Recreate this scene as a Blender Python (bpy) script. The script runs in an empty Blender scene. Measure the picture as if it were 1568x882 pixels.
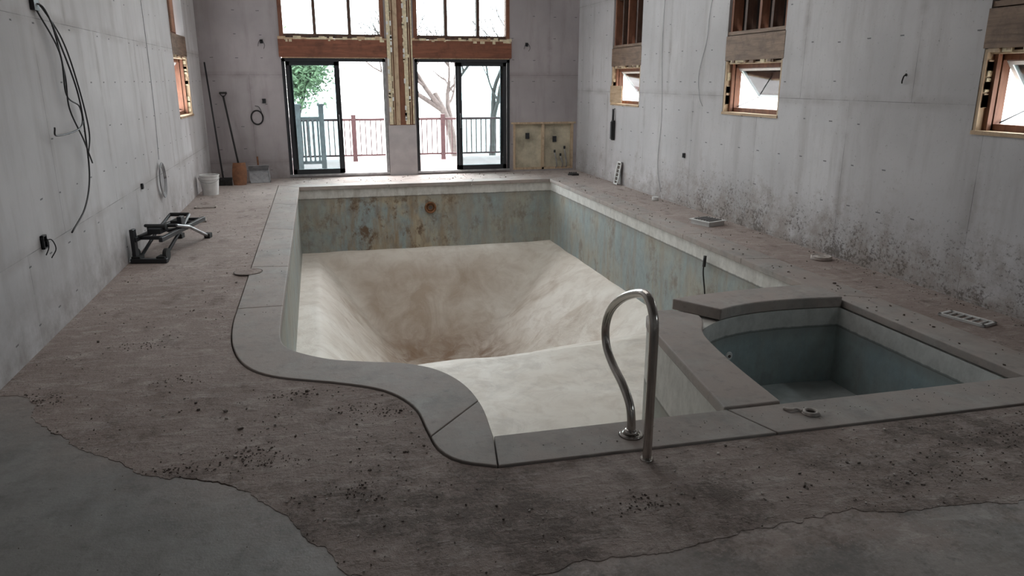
import bpy, bmesh, math, random
from mathutils import Vector, Matrix, noise
from mathutils.geometry import tessellate_polygon
random.seed(7)
scene = bpy.context.scene
COL = scene.collection
H_CAM = 1.7
XL, XR, YF, YB, ZC = -1.85, 4.93, 14.0, -3.5, 5.0

# ------------------------------------------------------------------ materials
def new_mat(name):
    m = bpy.data.materials.new(name); m.use_nodes = True
    nt = m.node_tree
    b = nt.nodes['Principled BSDF']
    return m, nt, b
class N:
    """tiny node helper"""
    def __init__(s, nt): s.nt = nt; s.L = nt.links
    def node(s, t, **kw):
        n = s.nt.nodes.new(t)
        for k, v in kw.items(): setattr(n, k, v)
        return n
    def set(s, sock, v):
        if isinstance(v, bpy.types.NodeSocket): s.L.new(v, sock)
        else:
            if hasattr(sock.default_value, '__len__') and len(sock.default_value) == 4 and len(v) == 3: v = (*v, 1)
            sock.default_value = v
    def coord(s): return s.node('ShaderNodeTexCoord').outputs['Object']
    def mapping(s, vec, scale=(1,1,1), loc=(0,0,0), rot=(0,0,0)):
        n = s.node('ShaderNodeMapping'); s.L.new(vec, n.inputs[0])
        n.inputs['Scale'].default_value = scale; n.inputs['Location'].default_value = loc; n.inputs['Rotation'].default_value = rot
        return n.outputs[0]
    def noise(s, vec, scale, detail=6, rough=.6, dist=0.0):
        n = s.node('ShaderNodeTexNoise'); s.L.new(vec, n.inputs['Vector'])
        n.inputs['Scale'].default_value = scale; n.inputs['Detail'].default_value = detail
        n.inputs['Roughness'].default_value = rough; n.inputs['Distortion'].default_value = dist
        return n.outputs['Fac']
    def ramp(s, fac, stops):
        n = s.node('ShaderNodeValToRGB'); s.L.new(fac, n.inputs[0])
        e = n.color_ramp.elements
        e[0].position = stops[0][0]; e[1].position = stops[-1][0]
        for p, c in stops[1:-1]: e.new(p)
        for i, (p, c) in enumerate(stops):
            e[i].color = (c, c, c, 1) if isinstance(c, (int, float)) else (*c, 1)
        return n.outputs[0]
    def mr(s, v, a, b, c=0., d=1.):
        n = s.node('ShaderNodeMapRange'); s.set(n.inputs[0], v)
        for i, x in zip((1,2,3,4), (a,b,c,d)): n.inputs[i].default_value = x
        return n.outputs[0]
    def math(s, op, a, b=0.0):
        n = s.node('ShaderNodeMath', operation=op); s.set(n.inputs[0], a)
        if len(n.inputs) > 1: s.set(n.inputs[1], b)
        return n.outputs[0]
    def mix(s, fac, a, b, mode='MIX'):
        n = s.node('ShaderNodeMix', data_type='RGBA', blend_type=mode)
        s.set(n.inputs[0], fac); s.set(n.inputs[6], a); s.set(n.inputs[7], b)
        return n.outputs[2]
    def sep(s, vec):
        n = s.node('ShaderNodeSeparateXYZ'); s.L.new(vec, n.inputs[0]); return n.outputs
    def comb(s, x, y, z=0.0):
        n = s.node('ShaderNodeCombineXYZ')
        s.set(n.inputs[0], x); s.set(n.inputs[1], y); s.set(n.inputs[2], z); return n.outputs[0]
    def bump(s, h, strength, dist, prev=None):
        n = s.node('ShaderNodeBump'); s.L.new(h, n.inputs['Height'])
        n.inputs['Strength'].default_value = strength; n.inputs['Distance'].default_value = dist
        if prev is not None: s.L.new(prev, n.inputs['Normal'])
        return n.outputs[0]

def simple(name, col, rough=.6, metal=0., var=.25, scale=12., bump=.15):
    m, nt, b = new_mat(name); h = N(nt); c = h.coord()
    n1 = h.noise(c, scale, 5)
    lo = tuple(x*(1-var) for x in col); hi = tuple(min(1, x*(1+var)) for x in col)
    nt.links.new(h.ramp(n1, [(.3, lo), (.7, hi)]), b.inputs['Base Color'])
    b.inputs['Roughness'].default_value = rough; b.inputs['Metallic'].default_value = metal
    if bump: nt.links.new(h.bump(h.noise(c, scale*4, 4), bump, .01), b.inputs['Normal'])
    return m

def wall_mat(name, axis, base=(.56,.55,.57), mold=False, boardw=1.55, seed=0.0, rowz=-.02):
    m, nt, b = new_mat(name); h = N(nt); c = h.coord()
    x, y, z = h.sep(c)
    u = x if axis == 'x' else y
    uv = h.comb(h.math('ADD', u, seed), z, 0.)
    wob = h.noise(uv, 6, 3)
    n1 = h.noise(uv, .8, 5, .55)
    n2 = h.noise(h.mapping(uv, scale=(2.6, .38, 1)), 1.5, 6, .62)      # vertical damp streaks
    n4 = h.noise(h.mapping(uv, loc=(4, 2, 0), scale=(1.5, .6, 1)), 4, 7, .7)
    col = h.mix(h.ramp(n1, [(.38, 0), (.64, 1)]), tuple(v*.84 for v in base), tuple(v*1.06 for v in base))
    col = h.mix(h.ramp(n2, [(.50, 0), (.66, .50)]), col, tuple(v*f for v, f in zip(base, (.64,.62,.60))))
    col = h.mix(h.ramp(n4, [(.54, 0), (.70, .22)]), col, tuple(v*f for v, f in zip(base, (.68,.65,.62))))
    def brick(mort, smooth):
        n = h.node('ShaderNodeTexBrick'); h.L.new(h.mapping(uv, loc=(.75, rowz, 0)), n.inputs['Vector'])
        n.inputs['Color1'].default_value = (0,0,0,1); n.inputs['Color2'].default_value = (1,1,1,1); n.inputs['Mortar'].default_value = (.5,.5,.5,1)
        n.inputs['Scale'].default_value = 1; n.inputs['Brick Width'].default_value = boardw; n.inputs['Row Height'].default_value = 1.5
        n.inputs['Mortar Size'].default_value = mort; n.inputs['Mortar Smooth'].default_value = smooth; n.offset = .5
        return n
    br = brick(.003, .2)
    col = h.mix(h.math('MULTIPLY', br.outputs['Color'], .38), col, tuple(v*f for v, f in zip(base, (.60,.58,.57))))
    br2 = brick(.085, .9)
    sm = h.math('MULTIPLY', br2.outputs['Fac'], h.ramp(h.noise(uv, 2.0, 6, .65), [(.40, 0), (.62, .75)]))
    col = h.mix(sm, col, tuple(v*f for v, f in zip(base, (.62,.59,.57))))
    seam = h.math('MULTIPLY', br.outputs['Fac'], h.ramp(h.noise(uv, 1.9, 4), [(.38, .12), (.6, .8)]))
    col = h.mix(seam, col, (.15,.14,.14))
    # fastener slots
    uu = h.math('ADD', h.math('MULTIPLY', u, 2.46), h.math('MULTIPLY', wob, .25))
    fu = h.math('FRACT', uu)
    zz = h.math('ADD', h.math('MULTIPLY', z, 2.6), h.math('MULTIPLY', h.noise(uv, 1.1, 2), .2))
    fz = h.math('FRACT', zz)
    t = h.math('MULTIPLY', h.math('LESS_THAN', fu, .11), h.math('LESS_THAN', h.math('ABSOLUTE', h.math('SUBTRACT', fz, .5)), .014))
    cell = h.node('ShaderNodeTexWhiteNoise', noise_dimensions='2D')
    h.L.new(h.comb(h.math('FLOOR', uu), h.math('FLOOR', zz)), cell.inputs['Vector'])
    t = h.math('MULTIPLY', t, h.math('GREATER_THAN', cell.outputs['Value'], .35))
    col = h.mix(h.math('MULTIPLY', t, .8), col, (.08,.08,.085))
    low = h.mr(z, 0., .6, 1., 0.)
    g = h.math('MULTIPLY', low, h.ramp(h.noise(uv, 3.5, 6, .7), [(.38, 0), (.65, .8)]))
    col = h.mix(g, col, (.25,.215,.195))
    if mold:
        low2 = h.mr(z, .05, .70, 1., 0.)
        ym = h.math('MULTIPLY', h.mr(y, 2.8, 4.6), h.mr(y, 8.5, 11.5, 1., 0.))
        lm = h.math('MULTIPLY', low2, ym)
        soft = h.noise(uv, 3.2, 8, .75)
        f0 = h.math('ADD', soft, h.math('MULTIPLY', lm, .15))
        col = h.mix(h.math('MULTIPLY', h.ramp(f0, [(.54, 0), (.68, .62)]), h.mr(z, .4, 1.0, 1., .12)), col, (.27,.225,.195))
        sp = h.noise(uv, 26, 4, .8); spb = h.noise(uv, 3.0, 5, .6)
        f = h.math('ADD', sp, h.math('MULTIPLY', lm, h.mr(spb, .35, .65, .03, .25)))
        col = h.mix(h.ramp(f, [(.62, 0), (.72, .75)]), col, (.09,.072,.062))
    nt.links.new(col, b.inputs['Base Color']); b.inputs['Roughness'].default_value = .9
    nt.links.new(h.bump(h.noise(uv, 40, 4), .08, .01, h.bump(br.outputs['Fac'], -.4, .01)), b.inputs['Normal'])
    return m

def deck_color(h, c):
    x, y, z = h.sep(c)
    n1 = h.noise(c, 1.1, 8, .62); n2 = h.noise(c, 7, 8, .7); n3 = h.noise(c, 45, 5, .7)
    st = h.noise(h.mapping(c, scale=(1.4, 3.6, 1), rot=(0,0,.35)), 3.2, 6, .7, .6)
    st2 = h.noise(h.mapping(c, scale=(3.4, 1.2, 1), rot=(0,0,-.5)), 2.2, 7, .7, 1.)
    col = h.ramp(n1, [(.28, (.285,.215,.187)), (.5, (.385,.307,.276)), (.72, (.485,.405,.372))])
    col = h.mix(h.ramp(n2, [(.35, .45), (.62, 0)]), col, (.22,.165,.142))
    col = h.mix(h.ramp(st, [(.50, 0), (.68, .55)]), col, (.58,.51,.475))
    col = h.mix(h.ramp(st2, [(.52, 0), (.7, .45)]), col, (.245,.187,.162))
    # slab painted paler and greyer towards the doors, for the window light there
    col = h.mix(h.mr(y, 6., 12.5, 0., .45), col, (.52,.475,.445))
    big = h.noise(h.mapping(c, loc=(3,1,0)), 1.5, 6, .65)
    near = h.math('MULTIPLY', h.mr(y, 4.1, 2.6, 0.2, 1.), h.ramp(big, [(.40, 0), (.62, .19)]))
    f = h.math('ADD', h.math('ADD', h.math('MULTIPLY', n2, .6), h.math('MULTIPLY', n3, .4)), near)
    col = h.mix(h.ramp(f, [(.54, 0), (.70, .78)]), col, (.105,.076,.062))
    # footprints / scuffed smears
    vo = h.node('ShaderNodeTexVoronoi'); h.L.new(h.mapping(c, scale=(3.2, 1.5, 1), rot=(0,0,.4)), vo.inputs['Vector']); vo.inputs['Scale'].default_value = 1.5
    fp = h.math('MULTIPLY', h.ramp(vo.outputs['Distance'], [(.18, .6), (.32, 0)]), h.ramp(h.noise(c, 12, 5), [(.4, 0), (.6, 1)]))
    col = h.mix(fp, col, (.15,.11,.092))
    # fine grit
    gr = h.noise(c, 120, 2, .5)
    col = h.mix(h.ramp(gr, [(.66, 0), (.74, .7)]), col, (.12,.09,.078))
    col = h.mix(h.ramp(gr, [(.28, .5), (.34, 0)]), col, (.62,.57,.54))
    return col, n2, n3, st
def deck_mat():
    m, nt, b = new_mat('dusty_rough_concrete'); h = N(nt); c = h.coord()
    col, n2, n3, st = deck_color(h, c)
    nt.links.new(col, b.inputs['Base Color']); b.inputs['Roughness'].default_value = .85
    nb = h.bump(n2, .6, .05); nb = h.bump(n3, .5, .018, nb); nb = h.bump(st, .4, .04, nb)
    nt.links.new(nb, b.inputs['Normal'])
    return m

def slab_mat(name, lo, hi, rough=.6, scale=1.2, dust=0., dustcol=(.36,.30,.275), edge=False):
    m, nt, b = new_mat(name); h = N(nt); c = h.coord()
    x, y, z = h.sep(c)
    n1 = h.noise(c, scale, 8, .6, .4); n2 = h.noise(c, 14, 6, .65); n3 = h.noise(c, 90, 3)
    sw = h.noise(h.mapping(c, scale=(2.2, .6, 1), rot=(0,0,.5)), 2.5, 5, .6, 1.2)
    mid = tuple((a+b_)/2 for a, b_ in zip(lo, hi))
    col = h.ramp(n1, [(.3, lo), (.5, mid), (.7, hi)])
    col = h.mix(h.ramp(sw, [(.45, 0), (.7, .45)]), col, tuple(v*1.2 for v in hi))
    col = h.mix(h.ramp(h.noise(c, 4, 7, .7), [(.46, 0), (.64, .55)]), col, tuple(v*.6 for v in lo))
    if dust:
        col = h.mix(h.ramp(h.noise(h.mapping(c, loc=(7,3,0)), 2.2, 7, .7), [(.34, 0), (.58, dust)]), col, dustcol)
    if edge:
        # dust trodden off the old deck onto the new concrete
        dcol, *_ = deck_color(h, c)
        wv = h.math('MULTIPLY', h.math('SUBTRACT', h.noise(c, 2.6, 7, .7), .5), 1.5)
        f = h.math('MULTIPLY', h.mr(h.math('ADD', y, wv), 1.75, 2.2), h.mr(x, -.3, .7, .0, 1.))
        wv2 = h.math('MULTIPLY', h.math('SUBTRACT', h.noise(c, 5, 7, .75), .5), 1.1)
        f2 = h.math('MULTIPLY', h.mr(h.math('ADD', h.math('ADD', y, h.math('MULTIPLY', x, 1.05)), wv2), 2.05, 2.6), .55)
        f = h.math('MAXIMUM', f, f2)
        col = h.mix(f, col, dcol)
    col = h.mix(h.ramp(n2, [(.56, 0), (.72, .4)]), col, tuple(v*.55 for v in lo))
    col = h.mix(h.ramp(n3, [(.68, 0), (.76, .6)]), col, (.1,.09,.085))
    nt.links.new(col, b.inputs['Base Color']); b.inputs['Roughness'].default_value = rough
    nt.links.new(h.bump(n2, .25, .012, h.bump(n3, .2, .004)), b.inputs['Normal'])
    return m

def pool_wall_mat(name, band_z, blue=(.23,.32,.34), stain=.75, white=(.66,.65,.62), zone=False):
    m, nt, b = new_mat(name); h = N(nt); c = h.coord()
    x, y, z = h.sep(c)
    s = h.math('ADD', x, y)
    uv = h.comb(s, z, h.math('SUBTRACT', x, y))
    n1 = h.noise(uv, 1.1, 7, .62, .3); n2 = h.noise(h.mapping(uv, scale=(2.5, .5, 2.5)), 2.0, 6, .65)
    n3 = h.noise(uv, 9, 6, .7)
    col = h.ramp(n3, [(.3, tuple(v*.85 for v in blue)), (.7, tuple(v*1.12 for v in blue))])
    st = stain
    if zone:
        st = h.math('MULTIPLY', stain, h.math('ADD', .62, h.math('MULTIPLY', h.math('MULTIPLY', h.mr(x, 2.5, 1.6), h.mr(x, -.1, .5)), .9)))
    M = lambda v: h.math('MINIMUM', h.math('MULTIPLY', v, st), 1.0)
    col = h.mix(M(h.ramp(n1, [(.42, 0), (.58, .9)])), col, (.43,.37,.27))
    col = h.mix(M(h.ramp(n2, [(.48, 0), (.66, .8)])), col, (.31,.235,.155))
    col = h.mix(M(h.ramp(h.noise(h.mapping(uv, scale=(1,.6,1)), 6, 7, .7), [(.48, 0), (.64, .5)])), col, (.19,.17,.145))
    col = h.mix(M(h.ramp(h.noise(uv, 2.2, 8, .75), [(.53, 0), (.63, .9)])), col, (.14,.09,.055))
    wn = h.math('ADD', z, h.math('MULTIPLY', n3, .02))
    top = h.mr(wn, band_z-.006+.01, band_z+.006+.01)
    wcol = h.ramp(n3, [(.3, tuple(v*.75 for v in white)), (.6, white)])
    wcol = h.mix(M(h.ramp(n2, [(.46, 0), (.66, .5)])), wcol, (.33,.30,.26))
    col = h.mix(top, col, wcol)
    sc = h.math('MULTIPLY', h.mr(wn, band_z-.10, band_z), h.math('LESS_THAN', wn, band_z+.005))
    col = h.mix(h.math('MULTIPLY', sc, .4), col, (.17,.15,.12))
    line = h.math('LESS_THAN', h.math('ABSOLUTE', h.math('SUBTRACT', wn, band_z+.005)), .010)
    col = h.mix(h.math('MULTIPLY', line, .5), col, (.1,.09,.08))
    nt.links.new(col, b.inputs['Base Color']); b.inputs['Roughness'].default_value = .6
    nt.links.new(h.bump(n3, .2, .012), b.inputs['Normal'])
    return m

def pool_floor_mat():
    m, nt, b = new_mat('pool_liner_cream_stained'); h = N(nt); c = h.coord()
    x, y, z = h.sep(c)
    dx = h.math('SUBTRACT', x, 1.6); dy = h.math('SUBTRACT', y, 10.0)
    ang = h.math('ARCTAN2', dy, dx)
    rad = h.math('SQRT', h.math('ADD', h.math('MULTIPLY', dx, dx), h.math('MULTIPLY', dy, dy)))
    pol = h.comb(h.math('MULTIPLY', ang, 1.3), h.math('MULTIPLY', rad, .75), 0.)
    n1 = h.noise(c, .9, 7, .6, .5); n2 = h.noise(c, 4, 7, .65, .6)
    streak = h.noise(pol, 2.2, 7, .62, 1.2)
    col = h.ramp(n1, [(.3, (.69,.62,.54)), (.7, (.85,.805,.74))])
    col = h.mix(h.ramp(n2, [(.45, 0), (.66, .5)]), col, (.54,.46,.38))
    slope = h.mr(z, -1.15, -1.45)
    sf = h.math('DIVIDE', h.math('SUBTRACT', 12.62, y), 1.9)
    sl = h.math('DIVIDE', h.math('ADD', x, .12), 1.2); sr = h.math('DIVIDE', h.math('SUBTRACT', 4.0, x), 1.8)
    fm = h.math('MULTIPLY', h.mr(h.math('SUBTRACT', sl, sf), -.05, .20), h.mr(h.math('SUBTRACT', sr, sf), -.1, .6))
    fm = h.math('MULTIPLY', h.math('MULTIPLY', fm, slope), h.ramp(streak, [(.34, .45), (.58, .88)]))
    col = h.mix(fm, col, (.41,.32,.24))  # tints the far slope tan, bounded by its two valley lines
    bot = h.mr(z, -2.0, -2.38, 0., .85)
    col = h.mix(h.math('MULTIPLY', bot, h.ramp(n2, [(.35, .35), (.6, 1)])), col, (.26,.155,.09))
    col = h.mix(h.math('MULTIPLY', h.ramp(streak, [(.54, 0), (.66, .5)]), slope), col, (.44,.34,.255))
    shal = h.mr(y, 5.8, 3.4, 0., .6)
    col = h.mix(shal, col, (.43,.43,.385))
    # dust blown over the shallow end
    col = h.mix(h.math('MULTIPLY', h.ramp(h.noise(c, 2.1, 8, .7, .8), [(.48, 0), (.62, .45)]), h.mr(y, 8., 7.)), col, (.47,.42,.37))
    nt.links.new(col, b.inputs['Base Color']); b.inputs['Roughness'].default_value = .65
    nt.links.new(h.bump(n2, .4, .04, h.bump(h.math('MULTIPLY', streak, h.mr(z, -1.12, -1.4)), .4, .10)), b.inputs['Normal'])
    return m

def wood_mat(name, lo, hi, axis=2):
    m, nt, b = new_mat(name); h = N(nt); c = h.coord()
    sc = [14, 14, 14]; sc[axis] = 1.2
    n1 = h.noise(h.mapping(c, scale=tuple(sc)), 1.6, 7, .7, .5)
    n2 = h.noise(c, 5, 6, .7)
    col = h.ramp(n1, [(.3, lo), (.7, hi)])
    col = h.mix(h.ramp(n2, [(.5, 0), (.66, .5)]), col, tuple(v*.5 for v in lo))
    nt.links.new(col, b.inputs['Base Color'])
    b.inputs['Roughness'].default_value = .7
    nt.links.new(h.bump(n1, .3, .01), b.inputs['Normal'])
    return m

def glass_mat():
    m = bpy.data.materials.new('window_glass'); m.use_nodes = True; nt = m.node_tree
    nt.nodes.clear(); h = N(nt)
    o = h.node('ShaderNodeOutputMaterial'); t = h.node('ShaderNodeBsdfTransparent'); g = h.node('ShaderNodeBsdfGlossy')
    t.inputs[0].default_value = (.74,.80,.81,1); g.inputs['Roughness'].default_value = .03
    fr = h.node('ShaderNodeFresnel'); fr.inputs[0].default_value = 1.45
    mx = h.node('ShaderNodeMixShader'); nt.links.new(fr.outputs[0], mx.inputs[0])
    nt.links.new(t.outputs[0], mx.inputs[1]); nt.links.new(g.outputs[0], mx.inputs[2]); nt.links.new(mx.outputs[0], o.inputs[0])
    return m

M_DECK = deck_mat()
M_NEAR = slab_mat('troweled_grey_concrete', (.185,.18,.174), (.285,.28,.272), .6, .8, .35, (.27,.24,.22), edge=True)
M_COPE = slab_mat('coping_concrete', (.26,.243,.227), (.37,.35,.33), .7, 1.6, .8, (.365,.30,.27))
M_SOIL = simple('dark_soil', (.10,.085,.075), .95, var=.4)
M_PWALL = pool_wall_mat('pool_wall_stained_blue', -.20, blue=(.30,.355,.36), stain=.85, zone=True)
M_SPAW = pool_wall_mat('spa_wall_blue', -.19, blue=(.285,.365,.39), stain=.2, white=(.54,.54,.52))
M_DIVW = pool_wall_mat('spa_divider_plaster', -.45, blue=(.27,.30,.29), stain=.35, white=(.58,.565,.53))
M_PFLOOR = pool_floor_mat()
M_SPAF = simple('spa_floor_blue_grey', (.42,.45,.445), .6, var=.25, scale=4)
M_WL = wall_mat('plasterboard_left', 'y', (.63,.615,.625), seed=3.3, rowz=-.62)
M_WR = wall_mat('plasterboard_right', 'y', (.595,.58,.59), mold=True)
M_WF = wall_mat('plasterboard_far_shaded', 'x', (.43,.395,.405), seed=1.1, rowz=-.3)  # darker base than the side walls: backlight shade put into the colour
M_WOODR = wood_mat('red_brown_timber', (.13,.045,.025), (.27,.10,.055), 0)
M_WOODV = wood_mat('red_brown_timber_vertical', (.13,.05,.03), (.26,.11,.06), 2)
M_WOODL = wood_mat('pale_raw_timber', (.38,.25,.15), (.60,.44,.29), 1)
M_WOODLV = wood_mat('pale_raw_timber_vertical', (.40,.28,.18), (.64,.50,.35), 2)
M_WOODD = wood_mat('dark_old_timber', (.035,.02,.015), (.12,.06,.04), 2)
M_WOODG = wood_mat('weathered_header_timber', (.12,.075,.05), (.30,.20,.14), 1)
M_FOAM = simple('cream_foam_insulation', (.66,.57,.40), .9, var=.25, scale=20, bump=.5)
M_BLACK = simple('black_aluminium', (.018,.02,.024), .4, var=.2, scale=5, bump=0)
M_RUBBER = simple('black_rubber', (.02,.02,.02), .75, var=.2)
M_CABLE = simple('cable_black', (.015,.015,.017), .5, bump=0)
M_CABLEG = simple('cable_grey', (.32,.32,.33), .5, bump=0)
M_WHITE = simple('white_plastic', (.70,.70,.69), .5, var=.1, bump=0)
M_CREAM = simple('cream_panel', (.50,.45,.34), .85, var=.35, scale=4)
M_STEEL = simple('brushed_stainless_steel', (.50,.47,.44), .2, 1., var=.12, scale=8, bump=.03)
M_ZINC = simple('galvanised_metal', (.40,.40,.41), .45, .8, var=.25)
M_RUST = simple('rusty_brass', (.22,.10,.045), .7, .3, var=.4, scale=20)
M_ORANGE = simple('worn_orange_wood', (.20,.085,.04), .7, var=.3)
M_GLASS = glass_mat()
M_CEIL = simple('ceiling_boards', (.35,.34,.34), .9, var=.15, scale=2)
M_DARK = simple('dark_sheathing', (.03,.022,.02), .95, var=.4, scale=3)
M_LCHIP = simple('plaster_chips', (.50,.45,.42), .9, var=.25, scale=30)
M_DCHIP = simple('dirt_clods', (.14,.11,.095), .95, var=.35, scale=30)
M_PATIO = wood_mat('patio_boards_red', (.17,.11,.105), (.26,.18,.17), 0)
M_RAIL = simple('patio_rail_brown', (.05,.022,.024), .6)
M_GATE = simple('patio_gate_grey', (.20,.21,.215), .6)
M_BARK = simple('tree_bark', (.045,.036,.033), .9, var=.4)
M_LEAF = simple('pale_leaves', (.10,.14,.07), .8, var=.4, bump=0)
M_GROUND = simple('pale_ground', (.42,.42,.40), .95, var=.2, scale=.5)
M_COND = simple('grey_post_board', (.40,.37,.37), .9, var=.15, scale=3)

# ------------------------------------------------------------------ mesh builder
class MB:
    def __init__(s, name, mats): s.name = name; s.mats = mats; s.v = []; s.f = []; s.mi = []; s.sm = []
    def add(s, vs, fs, m=0, smooth=False):
        o = len(s.v); s.v += [tuple(v) for v in vs]
        for f in fs: s.f.append(tuple(i+o for i in f)); s.mi.append(m); s.sm.append(smooth)
    def box(s, a, b, m=0, mat=None):
        (x0,y0,z0),(x1,y1,z1) = a, b
        vs = [Vector(p) for p in ((x0,y0,z0),(x1,y0,z0),(x1,y1,z0),(x0,y1,z0),(x0,y0,z1),(x1,y0,z1),(x1,y1,z1),(x0,y1,z1))]
        if mat is not None: vs = [mat @ v for v in vs]
        s.add(vs, [(0,3,2,1),(4,5,6,7),(0,1,5,4),(1,2,6,5),(2,3,7,6),(3,0,4,7)], m)
    def cyl(s, p0, p1, r0, r1=None, n=14, m=0, cap=True):
        r1 = r0 if r1 is None else r1
        p0, p1 = Vector(p0), Vector(p1); d = (p1-p0).normalized()
        a = d.orthogonal().normalized(); b = d.cross(a)
        vs = []
        for p, r in ((p0, r0), (p1, r1)):
            for i in range(n):
                t = 2*math.pi*i/n; vs.append(p+(a*math.cos(t)+b*math.sin(t))*r)
        s.add(vs, [(i, (i+1) % n, n+(i+1) % n, n+i) for i in range(n)], m, True)
        if cap: s.add(vs, [tuple(range(n))[::-1], tuple(range(n, 2*n))], m)
    def ring(s, c, axis, R, r, n=28, k=8, m=0):
        c = Vector(c); d = Vector(axis).normalized(); a = d.orthogonal().normalized(); b = d.cross(a)
        vs = []; fs = []
        for i in range(n):
            t = 2*math.pi*i/n; rad = a*math.cos(t)+b*math.sin(t)
            for j in range(k):
                q = 2*math.pi*j/k; vs.append(c+rad*(R+r*math.cos(q))+d*r*math.sin(q))
        for i in range(n):
            for j in range(k): fs.append((i*k+j, ((i+1) % n)*k+j, ((i+1) % n)*k+(j+1) % k, i*k+(j+1) % k))
        s.add(vs, fs, m, True)
    def tube(s, pts, r, n=8, m=0, r1=None):
        pts = [Vector(p) for p in pts]; L = len(pts); vs = []; fs = []
        t0 = (pts[1]-pts[0]).normalized(); a = t0.orthogonal().normalized()
        for i, p in enumerate(pts):
            t = (pts[min(i+1, L-1)]-pts[max(i-1, 0)]).normalized()
            a = (a-t*a.dot(t)); a = a.normalized() if a.length > 1e-6 else t.orthogonal().normalized()
            b = t.cross(a); rr = r if r1 is None else r+(r1-r)*i/(L-1)
            for j in range(n):
                q = 2*math.pi*j/n; vs.append(p+(a*math.cos(q)+b*math.sin(q))*rr)
        for i in range(L-1):
            for j in range(n): fs.append((i*n+j, i*n+(j+1) % n, (i+1)*n+(j+1) % n, (i+1)*n+j))
        s.add(vs, fs, m, True)
        s.add([vs[j] for j in range(n)], [tuple(range(n))], m); s.add([vs[(L-1)*n+j] for j in range(n)], [tuple(range(n))], m)
    def strip(s, pairs, z0, z1, m=0):
        vs = []; n = len(pairs)
        for (i, o) in pairs: vs += [(i[0],i[1],z0),(o[0],o[1],z0),(o[0],o[1],z1),(i[0],i[1],z1)]
        fs = []
        for k in range(n-1):
            a, b = 4*k, 4*k+4
            fs += [(a+3,a+2,b+2,b+3),(a,b,b+1,a+1),(a,a+3,b+3,b),(a+1,b+1,b+2,a+2)]
        fs += [(0,1,2,3),(4*n-4,4*n-1,4*n-2,4*n-3)]
        s.add(vs, fs, m)
    def finish(s, bevel=0, parent=None, fix=True):
        me = bpy.data.meshes.new(s.name); me.from_pydata(s.v, [], s.f)
        for mt in s.mats: me.materials.append(mt)
        for i, p in enumerate(me.polygons): p.material_index = s.mi[i]; p.use_smooth = s.sm[i]
        if fix:
            bm = bmesh.new(); bm.from_mesh(me)
            bmesh.ops.remove_doubles(bm, verts=bm.verts, dist=1e-5)
            bmesh.ops.recalc_face_normals(bm, faces=bm.faces); bm.to_mesh(me); bm.free()
        me.update()
        ob = bpy.data.objects.new(s.name, me); COL.objects.link(ob)
        if bevel:
            md = ob.modifiers.new('bevel', 'BEVEL'); md.width = bevel; md.segments = 2; md.limit_method = 'ANGLE'; md.angle_limit = math.radians(40)
        if parent: ob.parent = parent
        return ob

def spline(pts, n=8):
    P = [Vector(p) for p in pts]; P = [P[0]*2-P[1]]+P+[P[-1]*2-P[-2]]; out = []
    for i in range(1, len(P)-2):
        p0,p1,p2,p3 = P[i-1:i+3]
        for k in range(n):
            t = k/n
            out.append(.5*((2*p1)+(p2-p0)*t+(2*p0-5*p1+4*p2-p3)*t*t+(3*p1-p0-3*p2+p3)*t**3))
    out.append(P[-2]); return out
def resample(pts, N_):
    d = [0]
    for a, b in zip(pts, pts[1:]): d.append(d[-1]+(b-a).length)
    out = []; j = 0
    for k in range(N_):
        t = d[-1]*k/(N_-1)
        while j < len(d)-2 and d[j+1] < t: j += 1
        f = (t-d[j])/max(1e-9, d[j+1]-d[j]); out.append(pts[j].lerp(pts[j+1], min(1, f)))
    return out
def area(p): return sum(p[i][0]*p[(i+1) % len(p)][1]-p[(i+1) % len(p)][0]*p[i][1] for i in range(len(p)))/2
def offset(poly, d):
    s = 1 if area(poly) > 0 else -1; n = len(poly); out = []
    for i in range(n):
        a, b, c = [Vector(poly[k % n][:2]) for k in (i-1, i, i+1)]
        e1 = (b-a).normalized(); e2 = (c-b).normalized()
        n1 = Vector((e1.y, -e1.x))*s; n2 = Vector((e2.y, -e2.x))*s
        m = (n1+n2); m = m/max(.4, m.length**2/2) if m.length > 1e-6 else n1
        out.append(b+m*d)
    return out
def inside(p, poly):
    x, y = p; c = False; j = len(poly)-1
    for i in range(len(poly)):
        xi, yi = poly[i][0], poly[i][1]; xj, yj = poly[j][0], poly[j][1]
        if (yi > y) != (yj > y) and x < (xj-xi)*(y-yi)/(yj-yi)+xi: c = not c
        j = i
    return c
def sheet(mb, loops, z, m=0, skirt=None):
    L3 = [[Vector((p[0], p[1], 0)) for p in lp] for lp in loops]
    flat = [p for lp in L3 for p in lp]
    tris = []
    for t in tessellate_polygon(L3):
        a, b, c = [flat[i] for i in t]
        if (b-a).cross(c-a).z < 0: t = (t[0], t[2], t[1])
        tris.append(tuple(t))
    mb.add([(p.x, p.y, z) for p in flat], tris, m)
    if skirt is not None:
        for lp in L3:
            n = len(lp); vs = [(p.x, p.y, z) for p in lp]+[(p.x, p.y, skirt) for p in lp]
            mb.add(vs, [(i, (i+1) % n, n+(i+1) % n, n+i) for i in range(n)], m)

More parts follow.
